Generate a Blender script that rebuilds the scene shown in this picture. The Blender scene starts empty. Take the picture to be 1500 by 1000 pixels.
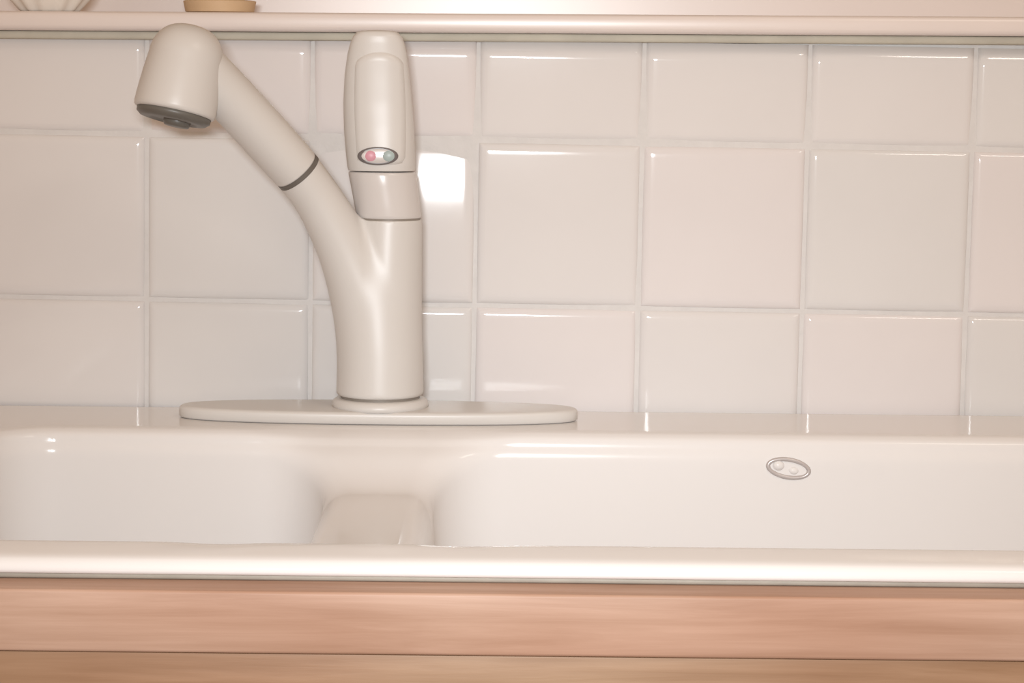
import bpy, bmesh, math, random
import numpy as np
import openvdb
from mathutils import Vector, Matrix, Euler
R = math.radians
C = bpy.context.scene.collection
scene = bpy.context.scene
random.seed(4)

# ------------------------------------------------------------------ camera
F = 3520.0
CAM_Z, CAM_D, PITCH, ROLL = 0.2276, 1.6, 6.5, 0.6
cam_data = bpy.data.cameras.new('camera')
cam_data.sensor_width = 36
cam_data.lens = F * 36 / 1500
cam_data.clip_start = 0.05
cam = bpy.data.objects.new('camera', cam_data)
C.objects.link(cam)
CM = Matrix.Translation((0, -CAM_D, CAM_Z)) @ Matrix.Rotation(R(90 - PITCH), 4, 'X') @ Matrix.Rotation(R(ROLL), 4, 'Z')
cam.matrix_world = CM
scene.camera = cam

# ------------------------------------------------------------------ world, lamps, exposure
w = bpy.data.worlds.new('world')
scene.world = w
w.use_nodes = True
bg = w.node_tree.nodes['Background']
bg.inputs[0].default_value = (1.0, 0.68, 0.44, 1)
bg.inputs[1].default_value = 0.52


def area_light(name, loc, target, size, power, col, spread=math.pi):
    d = bpy.data.lights.new(name, 'AREA')
    d.shape = 'RECTANGLE'
    d.size, d.size_y = size
    d.energy = power
    d.color = col
    d.spread = spread
    o = bpy.data.objects.new(name, d)
    C.objects.link(o)
    o.location = loc
    o.rotation_euler = (Vector(target) - Vector(loc)).to_track_quat('-Z', 'Y').to_euler()
    return o


# the flash of the camera that took the picture, just above its lens
area_light('camera_flash', (-0.05, -1.58, 0.30), (0.06, 0, 0.02), (0.17, 0.05), 2.2, (0.92, 0.965, 1.0), R(68))
# ceiling lamp of the kitchen
area_light('ceiling_lamp', (0.62, -0.85, 1.0), (0.3, -0.2, 0), (0.40, 0.10), 2.2, (1.0, 0.9, 0.8))

vs = scene.view_settings
vs.view_transform = 'Standard'
vs.look = 'None'
vs.gamma = 1
vs.exposure = 0.0
vs.use_curve_mapping = False


# ------------------------------------------------------------------ helpers
def pix(px, py, Y):
    d = CM.to_3x3() @ Vector(((px - 750) / F, -(py - 500) / F, -1))
    o = CM.translation
    return o + d * ((Y - o.y) / d.y)


def mat(name, col, rough=0.3, metal=0.0, coat=0.0, var=0.0, scale=20.0, bump=0.0, bscale=60.0, spec=0.5):
    m = bpy.data.materials.new(name)
    m.use_nodes = True
    nt = m.node_tree
    b = nt.nodes['Principled BSDF']
    b.inputs['Roughness'].default_value = rough
    b.inputs['Metallic'].default_value = metal
    b.inputs['Coat Weight'].default_value = coat
    b.inputs['Coat Roughness'].default_value = 0.06
    b.inputs['Specular IOR Level'].default_value = spec
    tc = nt.nodes.new('ShaderNodeTexCoord')
    n = nt.nodes.new('ShaderNodeTexNoise')
    n.inputs['Scale'].default_value = scale
    n.inputs['Detail'].default_value = 3
    nt.links.new(tc.outputs['Object'], n.inputs['Vector'])
    r = nt.nodes.new('ShaderNodeValToRGB')
    r.color_ramp.elements[0].position = 0.3
    r.color_ramp.elements[1].position = 0.7
    r.color_ramp.elements[0].color = tuple(c * (1 - var) for c in col) + (1,)
    r.color_ramp.elements[1].color = tuple(min(1, c * (1 + var)) for c in col) + (1,)
    nt.links.new(n.outputs['Fac'], r.inputs['Fac'])
    nt.links.new(r.outputs['Color'], b.inputs['Base Color'])
    if bump > 0:
        n2 = nt.nodes.new('ShaderNodeTexNoise')
        n2.inputs['Scale'].default_value = bscale
        nt.links.new(tc.outputs['Object'], n2.inputs['Vector'])
        bp = nt.nodes.new('ShaderNodeBump')
        bp.inputs['Strength'].default_value = bump
        bp.inputs['Distance'].default_value = 0.001
        nt.links.new(n2.outputs['Fac'], bp.inputs['Height'])
        nt.links.new(bp.outputs['Normal'], b.inputs['Normal'])
    return m


def wood(name, dark, light, rough=0.45, off=0.0):
    m = bpy.data.materials.new(name)
    m.use_nodes = True
    nt = m.node_tree
    b = nt.nodes['Principled BSDF']
    b.inputs['Roughness'].default_value = rough
    b.inputs['Specular IOR Level'].default_value = 0.25
    tc = nt.nodes.new('ShaderNodeTexCoord')
    mp = nt.nodes.new('ShaderNodeMapping')
    mp.inputs['Scale'].default_value = (3.0, 60, 60)
    mp.inputs['Location'].default_value = (off, off * 3, off)
    nt.links.new(tc.outputs['Object'], mp.inputs['Vector'])
    n = nt.nodes.new('ShaderNodeTexNoise')
    n.inputs['Scale'].default_value = 2.2
    n.inputs['Detail'].default_value = 6
    n.inputs['Roughness'].default_value = 0.6
    n.inputs['Distortion'].default_value = 0.4
    nt.links.new(mp.outputs['Vector'], n.inputs['Vector'])
    r = nt.nodes.new('ShaderNodeValToRGB')
    r.color_ramp.elements[0].position = 0.3
    r.color_ramp.elements[1].position = 0.7
    r.color_ramp.elements[0].color = dark + (1,)
    r.color_ramp.elements[1].color = light + (1,)
    nt.links.new(n.outputs['Fac'], r.inputs['Fac'])
    # broad patches along the length
    mp2 = nt.nodes.new('ShaderNodeMapping')
    mp2.inputs['Scale'].default_value = (5.0, 8, 8)
    mp2.inputs['Location'].default_value = (off * 2, 1, off)
    nt.links.new(tc.outputs['Object'], mp2.inputs['Vector'])
    n2 = nt.nodes.new('ShaderNodeTexNoise')
    n2.inputs['Scale'].default_value = 1.0
    nt.links.new(mp2.outputs['Vector'], n2.inputs['Vector'])
    mx = nt.nodes.new('ShaderNodeMix')
    mx.data_type = 'RGBA'
    mx.blend_type = 'MULTIPLY'
    mx.inputs[0].default_value = 0.6
    r2 = nt.nodes.new('ShaderNodeValToRGB')
    r2.color_ramp.elements[0].position = 0.35
    r2.color_ramp.elements[1].position = 0.65
    r2.color_ramp.elements[0].color = (0.70, 0.54, 0.45, 1)
    r2.color_ramp.elements[1].color = (1, 1, 1, 1)
    nt.links.new(n2.outputs['Fac'], r2.inputs['Fac'])
    nt.links.new(r.outputs['Color'], mx.inputs[6])
    nt.links.new(r2.outputs['Color'], mx.inputs[7])
    nt.links.new(mx.outputs[2], b.inputs['Base Color'])
    bp = nt.nodes.new('ShaderNodeBump')
    bp.inputs['Strength'].default_value = 0.15
    bp.inputs['Distance'].default_value = 0.001
    nt.links.new(n.outputs['Fac'], bp.inputs['Height'])
    nt.links.new(bp.outputs['Normal'], b.inputs['Normal'])
    return m


def link(name, me, m, parent=None):
    o = bpy.data.objects.new(name, me)
    if m is not None and len(me.materials) == 0:
        me.materials.append(m)
    C.objects.link(o)
    if parent is not None:
        o.parent = parent
    return o


def from_bm(name, bm, m, parent=None, smooth=True, angle=None):
    bmesh.ops.recalc_face_normals(bm, faces=bm.faces)
    me = bpy.data.meshes.new(name)
    bm.to_mesh(me)
    bm.free()
    if smooth:
        me.polygons.foreach_set('use_smooth', [True] * len(me.polygons))
        if angle:
            me.set_sharp_from_angle(angle=R(angle))
    return link(name, me, m, parent)


def box(bm, lo, hi, bev=0.0, seg=2):
    r = bmesh.ops.create_cube(bm, size=1)
    vs_ = r['verts']
    for v in vs_:
        v.co = Vector((lo[i] if v.co[i] < 0 else hi[i]) for i in range(3))
    if bev > 0:
        es = list({e for v in vs_ for e in v.link_edges})
        bmesh.ops.bevel(bm, geom=es, offset=bev, segments=seg, affect='EDGES', profile=0.5)


def loft(bm, rings, cap0=True, cap1=True):
    vr = [[bm.verts.new(p) for p in ring] for ring in rings]
    n = len(vr[0])
    for a, b in zip(vr, vr[1:]):
        for i in range(n):
            bm.faces.new((a[i], a[(i + 1) % n], b[(i + 1) % n], b[i]))
    if cap0:
        bm.faces.new(list(reversed(vr[0])))
    if cap1:
        bm.faces.new(vr[-1])


def lathe(bm, prof, origin, axis=(0, 0, 1), n=64, cap0=True, cap1=True):
    q = Vector(axis).normalized().to_track_quat('Z', 'Y')
    o = Vector(origin)
    rings = []
    for r, h in prof:
        rings.append([o + q @ Vector((r * math.cos(2 * math.pi * k / n), r * math.sin(2 * math.pi * k / n), h)) for k in range(n)])
    loft(bm, rings, cap0, cap1)


def catmull(pts, per=12):
    P = [np.array(p, float) for p in pts]
    P = [2 * P[0] - P[1]] + P + [2 * P[-1] - P[-2]]
    out = []
    for i in range(1, len(P) - 2):
        for k in range(per):
            t = k / per
            a, b, c, d = P[i - 1:i + 3]
            out.append(0.5 * (2 * b + (c - a) * t + (2 * a - 5 * b + 4 * c - d) * t * t + (3 * b - a - 3 * c + d) * t ** 3))
    out.append(P[-2])
    return out


def tag(o, label=None, cat=None, group=None, kind=None):
    for k, v in (('label', label), ('category', cat), ('group', group), ('kind', kind)):
        if v:
            o[k] = v
    return o


def empty(name, loc):
    o = bpy.data.objects.new(name, None)
    o.empty_display_size = 0.03
    o.location = loc
    C.objects.link(o)
    bpy.context.view_layer.update()
    return o


def adopt(child, parent):
    child.parent = parent
    child.matrix_parent_inverse = Matrix.Translation(-parent.location)
    return child


# ---- signed distance helpers (numpy)
def grid(lo, hi, h):
    ax = [np.arange(lo[i], hi[i] + h * 0.5, h, dtype=np.float32) for i in range(3)]
    return ax[0][:, None, None], ax[1][None, :, None], ax[2][None, None, :]


def sd_box(X, Y, Z, lo, hi, r):
    c = [(a + b) / 2 for a, b in zip(lo, hi)]
    e = [(b - a) / 2 - r for a, b in zip(lo, hi)]
    qx, qy, qz = np.abs(X - c[0]) - e[0], np.abs(Y - c[1]) - e[1], np.abs(Z - c[2]) - e[2]
    out = np.sqrt(np.maximum(qx, 0) ** 2 + np.maximum(qy, 0) ** 2 + np.maximum(qz, 0) ** 2)
    ins = np.minimum(np.maximum(np.maximum(qx, qy), qz), 0)
    return out + ins - r


def sd_slab(X, Y, Z, lo, hi, rp, re):
    """box with plan corner radius rp and edge rounding re"""
    cx, cy = (lo[0] + hi[0]) / 2, (lo[1] + hi[1]) / 2
    qx, qy = np.abs(X - cx) - ((hi[0] - lo[0]) / 2 - rp), np.abs(Y - cy) - ((hi[1] - lo[1]) / 2 - rp)
    d2 = np.sqrt(np.maximum(qx, 0) ** 2 + np.maximum(qy, 0) ** 2) + np.minimum(np.maximum(qx, qy), 0) - rp + re
    dz = np.abs(Z - (lo[2] + hi[2]) / 2) - (hi[2] - lo[2]) / 2 + re
    return np.sqrt(np.maximum(d2, 0) ** 2 + np.maximum(dz, 0) ** 2) + np.minimum(np.maximum(d2, dz), 0) - re


def smin(a, b, k):
    h = np.maximum(k - np.abs(a - b), 0) / k
    return np.minimum(a, b) - h * h * k * 0.25


def smax(a, b, k):
    return -smin(-a, -b, k)


def sdf_mesh(name, arr, lo, h):
    g = openvdb.FloatGrid(1.0)
    g.copyFromArray(np.ascontiguousarray(arr, dtype=np.float32))
    pts, tris, quads = g.convertToPolygons(isovalue=0.0, adaptivity=0.0)
    pts = np.array(pts) * h + np.array(lo)
    quads = np.array(quads)
    me = bpy.data.meshes.new(name)
    faces = quads.tolist() + np.array(tris).reshape(-1, 3).tolist()
    me.from_pydata(pts.tolist(), [], faces)
    me.update()
    # outward orientation
    p = pts
    a, b, c, d = (p[quads[:, i]] for i in range(4))
    vol = np.einsum('ij,ij->i', a, np.cross(b, c)).sum() + np.einsum('ij,ij->i', a, np.cross(c, d)).sum()
    if vol < 0:
        me.flip_normals()
    me.polygons.foreach_set('use_smooth', [True] * len(me.polygons))
    return me


# ------------------------------------------------------------------ materials
M_TILE = [mat('tile_glaze_%d' % i, c, 0.09, var=0.02, scale=9, bump=0.08, bscale=22)
          for i, c in enumerate([(0.685, 0.660, 0.650), (0.672, 0.655, 0.645), (0.70, 0.662, 0.655)])]
M_GROUT = mat('grout', (0.63, 0.61, 0.595), 0.7, var=0.03, scale=90, bump=0.3, bscale=300)
M_SINK = mat('white_porcelain', (0.765, 0.745, 0.735), 0.14, spec=0.22, var=0.012, scale=5)
M_FAUCET = mat('biscuit_enamel', (0.63, 0.605, 0.578), 0.38, var=0.01, scale=8)
M_COLLAR = mat('biscuit_enamel_satin', (0.62, 0.585, 0.565), 0.25, var=0.01, scale=8)
M_DARK = mat('dark_gasket', (0.13, 0.115, 0.10), 0.5)
M_GASKET = mat('taupe_gasket', (0.24, 0.21, 0.18), 0.5)
M_AERATOR = mat('grey_plastic', (0.13, 0.12, 0.105), 0.4)
M_BADGE = mat('badge_silver', (0.66, 0.64, 0.63), 0.25, metal=0.3)
M_BADGE_RIM = mat('badge_rim', (0.16, 0.14, 0.14), 0.3)
M_RED = mat('badge_red', (0.62, 0.30, 0.36), 0.4)
M_BLUE = mat('badge_blue', (0.36, 0.43, 0.42), 0.4)
M_OVER = mat('overflow_metal', (0.52, 0.48, 0.47), 0.25, metal=0.2)
M_SILL = mat('sill_paint', (0.72, 0.645, 0.61), 0.3, var=0.015, scale=12)
M_WALL = mat('wall_plaster', (0.78, 0.70, 0.62), 0.8, var=0.03, scale=12)
M_CAULK = mat('grey_caulk', (0.36, 0.33, 0.28), 0.6, var=0.08, scale=60)
M_CAULK_TOP = mat('caulk_line', (0.52, 0.49, 0.41), 0.7, var=0.06, scale=50)
M_WOOD = wood('worktop_wood', (0.44, 0.28, 0.20), (0.58, 0.40, 0.31))
M_WOOD2 = wood('cabinet_wood', (0.30, 0.18, 0.10), (0.42, 0.275, 0.175), off=3.7)
M_FLOOR = wood('floor_wood', (0.25, 0.15, 0.09), (0.36, 0.23, 0.14), off=9)
M_POT = mat('tan_clay', (0.62, 0.44, 0.27), 0.6, var=0.06, scale=40)
M_DISH = mat('white_glaze', (0.82, 0.78, 0.72), 0.08)
M_GLASS = bpy.data.materials.new('window_glass')
M_GLASS.use_nodes = True
gb = M_GLASS.node_tree.nodes['Principled BSDF']
gb.inputs['Transmission Weight'].default_value = 1
gb.inputs['Roughness'].default_value = 0.0
gb.inputs['IOR'].default_value = 1.45

# ------------------------------------------------------------------ setting: wall, tiles, sill, window, floor
SILL_Z0, SILL_Z1 = 0.2500, 0.2625
OPX = (-0.62, 0.82)
WY0, WY1 = 0.0062, 0.16
bm = bmesh.new()
box(bm, (-1.6, WY0, -0.9), (1.6, WY1, SILL_Z0))
box(bm, (-1.6, WY0, SILL_Z0), (OPX[0], WY1, 1.5))
box(bm, (OPX[1], WY0, SILL_Z0), (1.6, WY1, 1.5))
box(bm, (OPX[0], WY0, 1.1), (OPX[1], WY1, 1.5))
wall = tag(from_bm('wall_back', bm, M_WALL, smooth=False), kind='structure')
bm = bmesh.new()
box(bm, (-0.75, 0.0031, -0.013), (0.95, 0.0061, SILL_Z0 - 0.0005))
grout = from_bm('grout', bm, M_GROUT, wall, smooth=False)

PITCH_T = 0.1098
TW = PITCH_T - 0.0022
TILT = R(0.45)
gx0 = pix(697, 330, 0).x            # a grout line
gz_rows = [pix(750, 204.5, 0).z, pix(750, 448.5, 0).z]
gz0 = gz_rows[1]


def tile_mesh(zlo, zhi, name, rv=2.4):
    """pillowed glazed tile, cut to zlo..zhi (tile-local), facing -Y"""
    hw = TW / 2
    br = 0.0055

    def axis(lo, hi):
        base = [-hw, -hw + 0.0004, -hw + 0.0011, -hw + 0.0021, -hw + 0.0036, -hw + 0.0055, -hw + 0.008, -0.03, -0.015, 0]
        s = sorted(set(base + [-v for v in base]))
        return [lo] + [v for v in s if lo + 1e-5 < v < hi - 1e-5] + [hi]

    us, vs_ = axis(-hw, hw), axis(zlo, zhi)

    def depth(u, v):
        e = min(hw - abs(u), hw - abs(v))
        d = u * u / (2 * 2.4) + v * v / (2 * rv)
        if e < br:
            d += br * 0.6 - 0.6 * math.sqrt(max(0, br * br - (br - e) ** 2))
        return d

    bm = bmesh.new()
    g = [[bm.verts.new((u, min(depth(u, v), 0.0058), v)) for v in vs_] for u in us]
    for i in range(len(us) - 1):
        for j in range(len(vs_) - 1):
            bm.faces.new((g[i][j], g[i + 1][j], g[i + 1][j + 1], g[i][j + 1]))
    # skirt to the wall
    border = [g[i][0] for i in range(len(us))] + [g[-1][j] for j in range(1, len(vs_))] \
        + [g[i][-1] for i in range(len(us) - 2, -1, -1)] + [g[0][j] for j in range(len(vs_) - 2, 0, -1)]
    back = [bm.verts.new((v.co.x, 0.0060, v.co.z)) for v in border]
    n = len(border)
    for i in range(n):
        bm.faces.new((border[i], back[i], back[(i + 1) % n], border[(i + 1) % n]))
    bmesh.ops.recalc_face_normals(bm, faces=bm.faces)
    me = bpy.data.meshes.new(name)
    bm.to_mesh(me)
    bm.free()
    me.polygons.foreach_set('use_smooth', [True] * len(me.polygons))
    return me


for row in range(3):                       # 0 bottom, 1 middle, 2 top
    zc_ = gz0 + (row - 0.5) * PITCH_T
    lo, hi = -TW / 2, TW / 2
    if row == 0:
        lo = -0.004 - zc_ - 0.004
    if row == 2:
        hi = SILL_Z0 - 0.004 - zc_
    for k in range(3):
        me_row = None
    meshes = []
    for k in range(3):
        m_ = tile_mesh(lo, hi, 'tile')
        m_.materials.append(M_TILE[k])
        meshes.append(m_)
    for col in range(-6, 8):
        cx = gx0 + (col + 0.5) * PITCH_T
        t = bpy.data.objects.new('tile', meshes[random.randrange(3)])
        C.objects.link(t)
        t.parent = wall
        # course lines run very slightly downhill to the right
        c, s = math.cos(TILT), math.sin(TILT)
        dx, dz = cx - 0.0, zc_ - 0.13
        rx, rz = R(random.uniform(-0.35, 0.35)), R(random.uniform(-0.35, 0.35))
        if row == 2:
            rx -= R(1.3)
        if (col, row) == (-1, 1):
            rx, rz = R(1.75), R(0.1)          # one tile with a fuller belly
            t.data = tile_mesh(lo, hi, 'tile', 0.75)
            t.data.materials.append(M_TILE[0])
        t.location = (dx * c + dz * s, 0.0, 0.13 - dx * s + dz * c)
        t.rotation_euler = Euler((-rx, TILT, rz), 'XYZ')

# window sill with a rounded nose
bm = bmesh.new()
box(bm, (-0.66, -0.016, SILL_Z0), (0.86, 0.10, SILL_Z1), 0.0035, 3)
sill = tag(from_bm('trim_1', bm, M_SILL, smooth=True, angle=40), kind='structure')
sill.rotation_euler = (0, R(-0.25), 0)
bm = bmesh.new()
box(bm, (-0.66, -0.006, SILL_Z0 - 0.0055), (0.86, 0.0045, SILL_Z0 - 0.0002), 0.0015, 2)
cl = from_bm('caulk_line', bm, M_CAULK_TOP, sill)

bm = bmesh.new()
for lo, hi in (((OPX[0], 0.10, SILL_Z0), (OPX[1], 0.14, 0.32)), ((OPX[0], 0.10, 1.05), (OPX[1], 0.14, 1.1)),
               ((OPX[0], 0.10, 0.32), (OPX[0] + 0.05, 0.14, 1.05)), ((OPX[1] - 0.05, 0.10, 0.32), (OPX[1], 0.14, 1.05))):
    box(bm, lo, hi, 0.002, 1)
win = tag(from_bm('window_1', bm, M_SILL, smooth=False), kind='structure')
bm = bmesh.new()
box(bm, (OPX[0] + 0.048, 0.118, 0.318), (OPX[1] - 0.048, 0.122, 1.052))
from_bm('pane', bm, M_GLASS, win, smooth=False)

bm = bmesh.new()
box(bm, (-1.6, -2.4, -0.92), (1.6, 0.16, -0.9))
tag(from_bm('floor', bm, M_FLOOR, smooth=False), kind='structure')

# ------------------------------------------------------------------ sink
LIP_Z = -0.012
SX0, SX1 = -0.385, 0.52
BY0, BY1 = -0.452, -0.109              # front and back wall of the bowls
DIV0, DIV1 = pix(480, 760, -0.13).x, pix(632, 760, -0.13).x
LX0 = pix(-8, 700, -0.115).x


def sink_sdf(X, Y, Z):
    Zr = Z + 0.005 * np.clip((-0.452 - Y) / 0.035, 0, 1) ** 1.6      # the front rim falls away to the front
    d = sd_slab(X, Y, Zr, (SX0, -0.487, LIP_Z - 0.004), (SX1, -0.004, 0.0), 0.03, 0.0055)
    d = np.maximum(d, LIP_Z - Z)
    d = smin(d, sd_slab(X, Y, Z, (SX0 + 0.024, -0.463, -0.19), (SX1 - 0.024, -0.024, -0.004), 0.05, 0.03 * 0.5), 0.004)
    zt = 0.20
    slope = (0 - Z) * 0.04               # walls lean in slightly towards the bottom
    left = sd_slab(X, Y, Z, (LX0, BY0, -0.175), (DIV0, BY1, zt), 0.042, 0.038) + slope
    right = sd_slab(X, Y, Z, (DIV1, BY0, -0.175), (0.47, BY1, zt), 0.042, 0.038) + slope
    # low saddle between the bowls
    Ys = Y - 1.35 * np.minimum(Z, 0) * np.clip((Y + 0.32) / 0.1, 0, 1)          # its back slopes up to the ledge
    saddle = sd_box(X, Ys, Z, (DIV0 - 0.03, BY0 + 0.003, -0.031), (DIV1 + 0.03, BY1 + 0.006, zt), 0.014) * 0.7
    cut = smin(smin(left, right, 0.004), saddle, 0.016)
    return smax(d, -cut, 0.013)


h = 0.002
lo, hi = (SX0 - 0.02, -0.51, -0.205), (SX1 + 0.02, 0.012, 0.012)
X, Y, Z = grid(lo, hi, h)
me = sdf_mesh('sink', sink_sdf(X, Y, Z), lo, h)
sink = link('double_bowl_sink', me, M_SINK)
sm = sink.modifiers.new('smooth', 'SMOOTH')
sm.factor = 0.5
sm.iterations = 4
tag(sink, 'glossy white double bowl sink with low divider set into the wooden worktop', 'sink')


def trace_sink(px, py):
    d = (CM.to_3x3() @ Vector(((px - 750) / F, -(py - 500) / F, -1))).normalized()
    p = CM.translation + d * 0.9
    for _ in range(400):
        s = float(sink_sdf(*(np.array([[[c]]]) for c in p))[0, 0, 0])
        if s < 2e-5:
            break
        p = p + d * max(s * 0.7, 1e-5)
    e = 1e-3
    f = lambda q: float(sink_sdf(*(np.array([[[c]]]) for c in q))[0, 0, 0])
    n = Vector([f(p + Vector(v)) - f(p - Vector(v)) for v in ((e, 0, 0), (0, e, 0), (0, 0, e))]).normalized()
    return p, n


# grey caulk bead under the front lip
bm = bmesh.new()
box(bm, (SX0 + 0.01, -0.4845, -0.0144), (SX1 - 0.01, -0.470, LIP_Z + 0.0006), 0.0008, 1)
from_bm('caulk_bead', bm, M_CAULK, sink)['label'] = 'grey caulk line under the front lip'

# oval overflow cover on the back wall of the right bowl
p, n = trace_sink(1155, 686)
q = n.to_track_quat('Z', 'Y')
ov_rot = Matrix.Rotation(R(9), 4, -n)
sc = (p - CM.translation).length / F


def on_wall(u, v, hgt):
    up = (Vector((0, 0, 1)) - n * n.z).normalized()
    rt = up.cross(n)
    return p + (ov_rot.to_3x3() @ (rt * u + up * v)) + n * hgt


def oval_ring(bm, a, b, wid, hgt, cu=0, cv=0, N=48, K=10):
    vr = []
    for k in range(N):
        t = 2 * math.pi * k / N
        ring = []
        for j in range(K):
            s_ = 2 * math.pi * j / K
            da = wid * math.cos(s_)
            ring.append(bm.verts.new(on_wall(cu + (a + da) * math.cos(t), cv + (b + da) * math.sin(t), hgt * math.sin(s_))))
        vr.append(ring)
    for k in range(N):
        for j in range(K):
            bm.faces.new((vr[k][j], vr[(k + 1) % N][j], vr[(k + 1) % N][(j + 1) % K], vr[k][(j + 1) % K]))


def oval_dome(bm, a, b, hgt, cu, cv, N=32, K=6):
    rings = []
    for j in range(K + 1):
        f = j / K
        rr = math.cos(f * math.pi / 2) * 0.999 + 0.001
        rings.append([on_wall(cu + a * rr * math.cos(2 * math.pi * k / N), cv + b * rr * math.sin(2 * math.pi * k / N), -0.001 + hgt * math.sin(f * math.pi / 2)) for k in range(N)])
    loft(bm, rings)


bm = bmesh.new()
oval_ring(bm, 30 * sc, 13 * sc, 3.2 * sc, 0.0012)
ov = from_bm('overflow_ring', bm, M_OVER, sink)
ov['label'] = 'small oval grey ring on the bowl wall'
bm = bmesh.new()
oval_dome(bm, 9 * sc, 8 * sc, 0.0030, -15 * sc, 2 * sc)
from_bm('overflow_button', bm, M_SINK, ov)
bm = bmesh.new()
oval_dome(bm, 8 * sc, 6 * sc, 0.0022, 8 * sc, -2 * sc)
from_bm('overflow_button', bm, M_SINK, ov)

# ------------------------------------------------------------------ worktop and cabinet
CT1, CT0 = -0.0145, -0.0440
CF = -0.508
bm = bmesh.new()
box(bm, (-1.3, CF, CT0), (1.3, -0.466, CT1), 0.0016, 3)
box(bm, (-1.3, -0.466, CT0), (SX0 + 0.02, 0.004, CT1))
box(bm, (SX1 - 0.02, -0.466, CT0), (1.3, 0.004, CT1))
box(bm, (SX0 + 0.02, -0.019, CT0), (SX1 - 0.02, 0.004, CT1))
wt = from_bm('worktop', bm, M_WOOD, smooth=True, angle=40)
tag(wt, 'warm brown wooden worktop with a rounded front edge below the white sink', 'worktop')

cab = empty('sink_cabinet', (0, -0.25, -0.9))
tag(cab, 'light brown wooden cabinet front rail directly under the worktop edge', 'cabinet')
fy = CF + 0.0015
for name, boxes, m in (
        ('front_rail', [((-1.28, fy, -0.12), (1.28, fy + 0.02, CT0 - 0.0002))], M_WOOD2),
        ('side_panel', [((-1.28, fy + 0.02, -0.9), (-1.26, 0.004, CT0 - 0.0005))], M_WOOD2),
        ('side_panel', [((1.26, fy + 0.02, -0.9), (1.28, 0.004, CT0 - 0.0005))], M_WOOD2),
        ('bottom_panel', [((-1.26, fy + 0.03, -0.82), (1.26, 0.004, -0.80))], M_WOOD2),
        ('door', [((-1.275, fy, -0.80), (-0.002, fy + 0.02, -0.123))], M_WOOD2),
        ('door', [((0.002, fy, -0.80), (1.275, fy + 0.02, -0.123))], M_WOOD2),
        ('toe_board', [((-1.26, fy + 0.05, -0.9), (1.26, fy + 0.068, -0.82))], M_WOOD2)):
    bm = bmesh.new()
    for a, b in boxes:
        box(bm, a, b, 0.0007, 2)
    adopt(from_bm(name, bm, m, smooth=True, angle=40), cab)

# ------------------------------------------------------------------ faucet
FY = -0.052
S0 = 1.55 / F                          # metres per pixel at the faucet
base = pix(557, 600, FY)
faucet = empty('kitchen_faucet', (base.x, FY, 0.0))
tag(faucet, 'biscuit coloured single lever pull-out kitchen faucet standing on the sink ledge', 'faucet')
AX = base.x

# deck plate: long oval, rounded over
pl, pr = pix(263, 606, FY).x, pix(846, 606, FY).x
pcx, pa, pb = (pl + pr) / 2, (pr - pl) / 2, 0.031
bm = bmesh.new()


def oval(a, b, z, N=120, p_=2.35):
    out = []
    for k in range(N):
        t = 2 * math.pi * k / N
        c, s = math.cos(t), math.sin(t)
        out.append((pcx + a * math.copysign(abs(c) ** (2 / p_), c), FY + b * math.copysign(abs(s) ** (2 / p_), s), z))
    return out


rings = [oval(pa - 0.0015, pb - 0.0015, 0.0002), oval(pa, pb, 0.0012), oval(pa, pb, 0.0058)]
for k in range(1, 7):
    t = k / 6 * math.pi / 2
    rings.append(oval(pa - 0.004 * (1 - math.cos(t)), pb - 0.003 * (1 - math.cos(t)), 0.0058 + 0.0024 * math.sin(t)))
rings += [oval(pa * 0.8, pb * 0.6, 0.0084), oval(pa * 0.4, pb * 0.3, 0.0085), oval(pa * 0.01, pb * 0.01, 0.0085)]
loft(bm, rings)
adopt(from_bm('deck_plate', bm, M_FAUCET), faucet)

# round boss on the plate
bm = bmesh.new()
r0 = 61 * S0
lathe(bm, [(r0 + 0.0045, 0.0075), (r0 + 0.0045, 0.0105), (r0 + 0.0035, 0.0125), (r0 + 0.0015, 0.0138), (r0 - 0.004, 0.0140)], (AX, FY, 0))
adopt(from_bm('base_ring', bm, M_FAUCET), faucet)
bm = bmesh.new()
lathe(bm, [(r0 - 0.0012, 0.0138), (r0 - 0.0012, 0.0160)], (AX, FY, 0))
g_ = adopt(from_bm('gasket', bm, M_GASKET, angle=30), faucet)
g_['label'] = 'thin dark line between body and base ring'

# body and spout: one blended casting
seam_z = pix(570, 321, FY).z
top = pix(570, 321, FY)


def yo(px):                            # the spout swings towards the viewer as it goes left
    return FY - max(0, 545 - px) * S0 * 0.52


spine = [(556, 575, 60.5), (553, 515, 59), (540, 445, 54), (508, 368, 42), (470, 298, 35.5), (437, 252, 35)]
pts = []
for x, y, r in spine:
    P_ = pix(x, y, yo(x))
    pts.append((P_.x, P_.y, P_.z, r * (P_ - CM.translation).length / F))
sp = catmull(pts, 14)
z_bot = 0.0155
hv = 0.0009
xs = [q_[0] for q_ in sp]
lo = (min(xs) - 0.035, min(q_[1] for q_ in sp) - 0.032, 0.008)
hi = (AX + 0.038, FY + 0.036, max(q_[2] for q_ in sp) + 0.035)
X, Y, Z = grid(lo, hi, hv)
d_sp = None
for a, b in zip(sp, sp[1:]):
    ax, bx = np.array(a[:3]), np.array(b[:3])
    ab = bx - ax
    L2 = float(ab @ ab)
    t = np.clip(((X - ax[0]) * ab[0] + (Y - ax[1]) * ab[1] + (Z - ax[2]) * ab[2]) / L2, 0, 1)
    dd = np.sqrt((X - ax[0] - ab[0] * t) ** 2 + (Y - ax[1] - ab[1] * t) ** 2 + (Z - ax[2] - ab[2] * t) ** 2) - (a[3] + (b[3] - a[3]) * t)
    d_sp = dd if d_sp is None else np.minimum(d_sp, dd)
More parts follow.
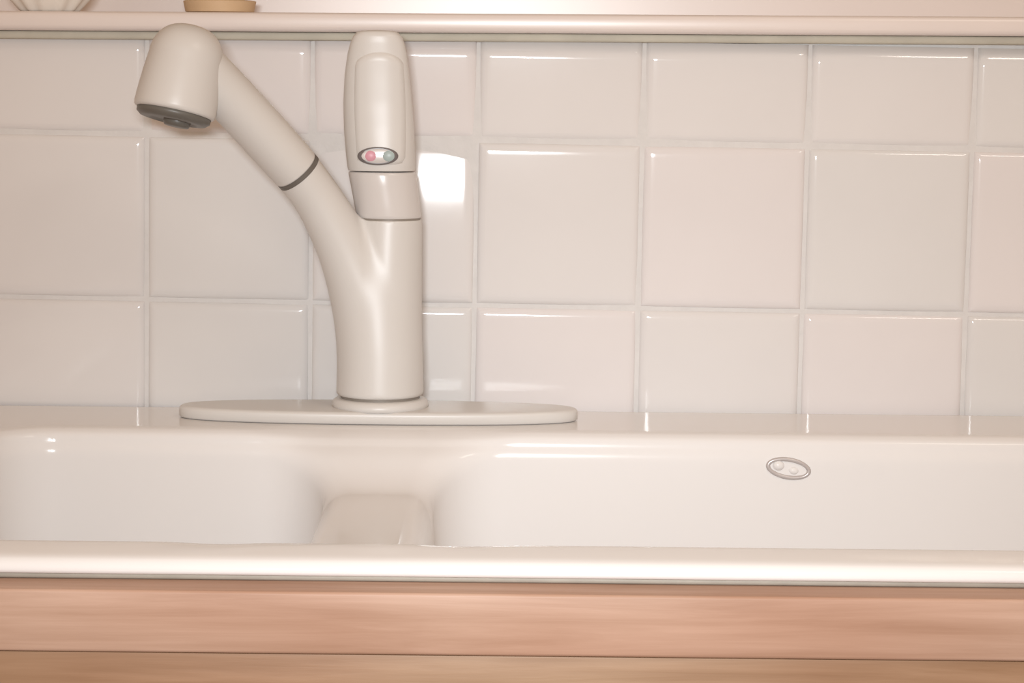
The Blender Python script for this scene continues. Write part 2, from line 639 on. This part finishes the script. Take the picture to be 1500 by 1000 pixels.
# cut the spout square at its end
end, prev = Vector(sp[-1][:3]), Vector(sp[-4][:3])
sdir = (end - prev).normalized()
d_sp = np.maximum(d_sp, (X - end.x) * sdir.x + (Y - end.y) * sdir.y + (Z - end.z) * sdir.z)
# upright part that carries the lever
f_ = np.clip((Z - z_bot) / (seam_z - z_bot), 0, 1)
rr = r0 * (1 - f_) + 48 * S0 * f_
cxv = AX + (top.x - AX) * f_
d_up = np.sqrt((X - cxv) ** 2 + (Y - FY) ** 2) - rr
d_up = np.maximum(d_up, Z - seam_z)
d_b = smin(d_up, d_sp, 0.006)
d_b = smax(d_b, (z_bot - Z) + 0 * X, 0.003)
me = sdf_mesh('body', d_b, lo, hv)
adopt(link('body', me, M_FAUCET), faucet)

# pull-out wand
wl = [(437, 252, 35.5), (420, 233, 36.5), (380, 189, 37), (340, 146, 37), (300, 106, 38), (284, 92, 37)]
wp = []
for x, y, r in wl:
    P_ = pix(x, y, yo(x))
    wp.append((P_.x, P_.y, P_.z, r * (P_ - CM.translation).length / F))


def tube(bm, pts4, n=48, cap0=True, cap1=True, up=Vector((0, 1, 0))):
    rings = []
    for i, q_ in enumerate(pts4):
        a = Vector(pts4[max(i - 1, 0)][:3])
        b = Vector(pts4[min(i + 1, len(pts4) - 1)][:3])
        t = (b - a).normalized()
        u = (up - t * up.dot(t)).normalized()
        v = t.cross(u)
        c = Vector(q_[:3])
        rings.append([c + (u * math.cos(2 * math.pi * k / n) + v * math.sin(2 * math.pi * k / n)) * q_[3] for k in range(n)])
    loft(bm, rings, cap0, cap1)


ws = catmull(wp, 8)
w0, w1 = Vector(ws[0][:3]), Vector(ws[4][:3])
wd = (w1 - w0).normalized()
g0 = w0 - wd * 0.0012
wr = ws[0][3]
shift = wd * 0.0014
ws2 = [(q_[0] + shift.x, q_[1] + shift.y, q_[2] + shift.z, q_[3]) for q_ in ws]
first = ws2[0]
ws2 = [(first[0], first[1], first[2], wr - 0.0012), (first[0] + wd.x * .0004, first[1] + wd.y * .0004, first[2] + wd.z * .0004, wr - 0.0003),
       (first[0] + wd.x * .0011, first[1] + wd.y * .0011, first[2] + wd.z * .0011, wr)] + ws2[1:]
bm = bmesh.new()
tube(bm, ws2)
adopt(from_bm('wand', bm, M_FAUCET, angle=60), faucet)
bm = bmesh.new()
lathe(bm, [(wr + 0.0001, 0.0), (wr + 0.0001, 0.0030)], g0, wd)
g_ = adopt(from_bm('wand_gasket', bm, M_DARK, angle=30), faucet)
g_['label'] = 'dark seam ring where the wand leaves the spout'

# spray head
hb = pix(255, 166, yo(255))
ht = pix(279, 52, yo(262) + 0.006)
hax = (ht - hb).normalized()
sh = (hb - CM.translation).length / F
L = (ht - hb).length
rb = 59.5 * sh
prof = [(rb - 0.0035, 0.0), (rb - 0.0012, 0.0004), (rb - 0.0002, 0.0015), (rb, 0.0035)]
for k in range(1, 7):
    f = k / 6
    prof.append((rb - 0.0025 * f ** 1.5, 0.0035 + (L * 0.70 - 0.0035) * f))
r_t = rb - 0.0025
z_t = L * 0.70
hh = L * 1.13 - z_t
for k in range(1, 13):
    t = k / 12 * math.pi / 2
    prof.append((max(r_t * math.cos(t) ** 0.75, 0.0003) if k < 12 else 0.0003, z_t + hh * math.sin(t)))
bm = bmesh.new()
lathe(bm, prof, hb, hax)
head = adopt(from_bm('spray_head', bm, M_FAUCET), faucet)
bm = bmesh.new()
lathe(bm, [(rb - 0.0022, 0.001), (rb - 0.0025, -0.0025), (rb - 0.005, -0.0045), (rb - 0.010, -0.0052), (rb - 0.012, -0.004)], hb, hax)
o = from_bm('aerator_ring', bm, M_AERATOR, head)
o.matrix_parent_inverse = head.matrix_parent_inverse.inverted() if False else Matrix.Translation(-faucet.location) @ Matrix.Identity(4)
o['label'] = 'dark grey spray face under the head'
bm = bmesh.new()
side = (pix(262, 166, yo(255)) - hb)
lathe(bm, [(0.0085, 0.0), (0.0085, -0.0065), (0.0075, -0.0082), (0.004, -0.0086)], hb + side, hax)
o2 = from_bm('aerator_nozzle', bm, M_AERATOR, head)
o2['label'] = 'dark nozzle in the middle of the spray face'
for q_ in (o, o2):
    q_.matrix_parent_inverse = Matrix.Identity(4)

# collar under the lever
zc0, zc1 = seam_z, pix(560, 251, FY).z
x0, x1 = pix(570, 320, FY).x, pix(560, 251, FY).x
bm = bmesh.new()
N = 64
cr = [(46.0, 0.0), (47.2, 0.03), (47.6, 0.08), (48.2, 0.35), (49, 0.7), (49.8, 0.93), (49.2, 0.985), (48, 1.0)]
loft(bm, [[(x0 + (x1 - x0) * f + r * S0 * math.cos(2 * math.pi * k / N), FY + r * S0 * math.sin(2 * math.pi * k / N), zc0 + 0.0012 + (zc1 - zc0 - 0.0012) * f)
           for k in range(N)] for r, f in cr])
adopt(from_bm('collar', bm, M_COLLAR, angle=50), faucet)
bm = bmesh.new()
lathe(bm, [(46.2 * S0, -0.002), (46.2 * S0, 0.0025)], (x0, FY, seam_z))
g_ = adopt(from_bm('collar_gasket', bm, M_GASKET, angle=30), faucet)
g_['label'] = 'thin dark line under the collar'

# lever handle: broad tapering blade with a rounded tip, standing upright
sec = [  # py, left px, right px, half depth (m), forward (m)
    (249, 510.5, 608, 0.0205, 0.0000), (244, 509, 608.5, 0.0208, 0.0004), (225, 507, 608, 0.0195, 0.0015), (190, 504, 607, 0.0165, 0.0035),
    (150, 503, 604, 0.0140, 0.0060), (110, 505, 600, 0.0120, 0.0090), (80, 509, 596.5, 0.0105, 0.0115),
    (64, 513, 593, 0.0098, 0.0130), (54, 517, 589, 0.0090, 0.0140), (48, 522, 584, 0.0078, 0.0147), (45, 530, 576, 0.0055, 0.0150), (44, 545, 560, 0.002, 0.0150)]
bm = bmesh.new()
rings = []
N = 64
for py, l_, r_, hd, fw in sec:
    a = pix(l_, py, FY - fw)
    b = pix(r_, py, FY - fw)
    cx, hw_, zz = (a.x + b.x) / 2, (b.x - a.x) / 2, (a.z + b.z) / 2
    ring = []
    for k in range(N):
        t = 2 * math.pi * k / N
        c, s = math.cos(t), math.sin(t)
        ring.append((cx + hw_ * math.copysign(abs(c) ** 0.85, c), FY - fw + hd * math.copysign(abs(s) ** 0.85, s), zz))
    rings.append(ring)
loft(bm, rings)
lever = adopt(from_bm('lever_handle', bm, M_FAUCET, angle=60), faucet)


def lever_front(px, py):
    """front surface of the lever under a pixel"""
    ys = [s_[0] for s_ in sec][::-1]
    f = lambda i: float(np.interp(py, ys, [s_[i] for s_ in sec][::-1]))
    l_, r_, hd, fw = f(1), f(2), f(3), f(4)
    u = max(-1, min(1, (px - (l_ + r_) / 2) / ((r_ - l_) / 2)))
    s = max(0.0, 1 - abs(u) ** (2 / 0.85)) ** (0.85 / 2)
    return FY - fw - hd * s


# raised face plate with an arched top
bm = bmesh.new()
NU, NV = 15, 22
gridv = []
for j in range(NV + 1):
    row = []
    for i in range(NU + 1):
        u = -1 + 2 * i / NU
        v = j / NV
        half = 37 + 2.5 * math.sin(math.pi * v)
        cx = 557 + (555 - 557) * v
        ytop = 74 + 26 * (1 - math.sqrt(max(0, 1 - 0.93 * u * u)))
        ybot = 243 - 6 * (abs(u) ** 4)
        py = ybot + (ytop - ybot) * v
        px = cx + half * u
        edge = min(1 - abs(u), v * 4, (1 - v) * 6)
        hgt = 0.0024 * min(1, (edge + 0.0) / 0.10) - 0.0008
        row.append(bm.verts.new(pix(px, py, lever_front(px, py) - hgt)))
    gridv.append(row)
for j in range(NV):
    for i in range(NU):
        bm.faces.new((gridv[j][i], gridv[j][i + 1], gridv[j + 1][i + 1], gridv[j + 1][i]))
ret = bmesh.ops.extrude_face_region(bm, geom=list(bm.faces))
for v in ret['geom']:
    if isinstance(v, bmesh.types.BMVert):
        v.co.y += 0.003
fp = from_bm('face_plate', bm, M_FAUCET, lever, angle=60)
fp.matrix_parent_inverse = Matrix.Identity(4)

# oval hot and cold badge
by = lever_front(553, 229) - 0.0026


def oval_flat(bm, cx, cy, a, b, y0, y1, bev=0.85, N=48):
    rings = []
    for f, yy in ((1, y0), (1, y1 + (y0 - y1) * 0.3), (bev, y1), (0.02, y1 - 0.0001)):
        rings.append([pix(cx + a * f * math.cos(2 * math.pi * k / N), cy + b * f * math.sin(2 * math.pi * k / N), yy) for k in range(N)])
    loft(bm, rings)


for name, par, cx, a, b, y0, y1, m, lab in (
        ('badge', None, 553.5, 30, 13.5, by + 0.005, by - 0.0006, M_BADGE_RIM, 'dark rimmed oval badge on the lever'),
        ('badge_face', 1, 553.5, 24, 10.5, by, by - 0.0011, M_BADGE, 'silver face of the oval badge'),
        ('hot_mark', 1, 543, 8.5, 8, by, by - 0.0014, M_RED, 'pink red hot mark'),
        ('cold_mark', 1, 569, 9, 8, by, by - 0.0014, M_BLUE, 'grey teal cold mark')):
    bm = bmesh.new()
    oval_flat(bm, cx, 228.5, a, b, y0, y1)
    o = from_bm(name, bm, m, angle=50)
    if par is None:
        badge = adopt(o, faucet)
    else:
        o.parent = badge
        o.matrix_parent_inverse = badge.matrix_parent_inverse @ Matrix.Identity(4)
        o.matrix_parent_inverse = Matrix.Identity(4)
    o['label'] = lab

# ------------------------------------------------------------------ things on the sill
def sill_z(x):
    return SILL_Z1 + x * math.sin(R(0.25))


pc = pix(322, 15, 0.035)
pot = empty('clay_pot', (pc.x, 0.035, sill_z(pc.x)))
tag(pot, 'tan clay pot on the window sill above the spray head, cut by the frame top', 'pot')
zz = sill_z(pc.x) + 0.0002
bm = bmesh.new()
lathe(bm, [(0.019, 0.0), (0.023, 0.001), (0.0245, 0.008), (0.0235, 0.0085), (0.021, 0.004)], (pc.x, 0.035, zz))
adopt(from_bm('saucer', bm, M_POT, angle=40), pot)
bm = bmesh.new()
lathe(bm, [(0.016, 0.0041), (0.022, 0.045), (0.0245, 0.045), (0.025, 0.056), (0.0225, 0.056), (0.0215, 0.04), (0.015, 0.012)], (pc.x, 0.035, zz))
adopt(from_bm('pot_wall', bm, M_POT, angle=40), pot)

dc = pix(72, 15, 0.02)
bm = bmesh.new()
N = 72
prof = [(0.018, 0.0), (0.020, 0.0015), (0.026, 0.008), (0.030, 0.016), (0.0295, 0.017), (0.025, 0.009), (0.017, 0.003)]
loft(bm, [[(dc.x + (r + 0.0011 * math.cos(12 * 2 * math.pi * k / N)) * math.cos(2 * math.pi * k / N),
            0.022 + (r + 0.0011 * math.cos(12 * 2 * math.pi * k / N)) * math.sin(2 * math.pi * k / N), sill_z(dc.x) + 0.0002 + z_) for k in range(N)] for r, z_ in prof])
dish = from_bm('ribbed_dish', bm, M_DISH)
tag(dish, 'small shiny white dish at the left end of the window sill', 'dish')
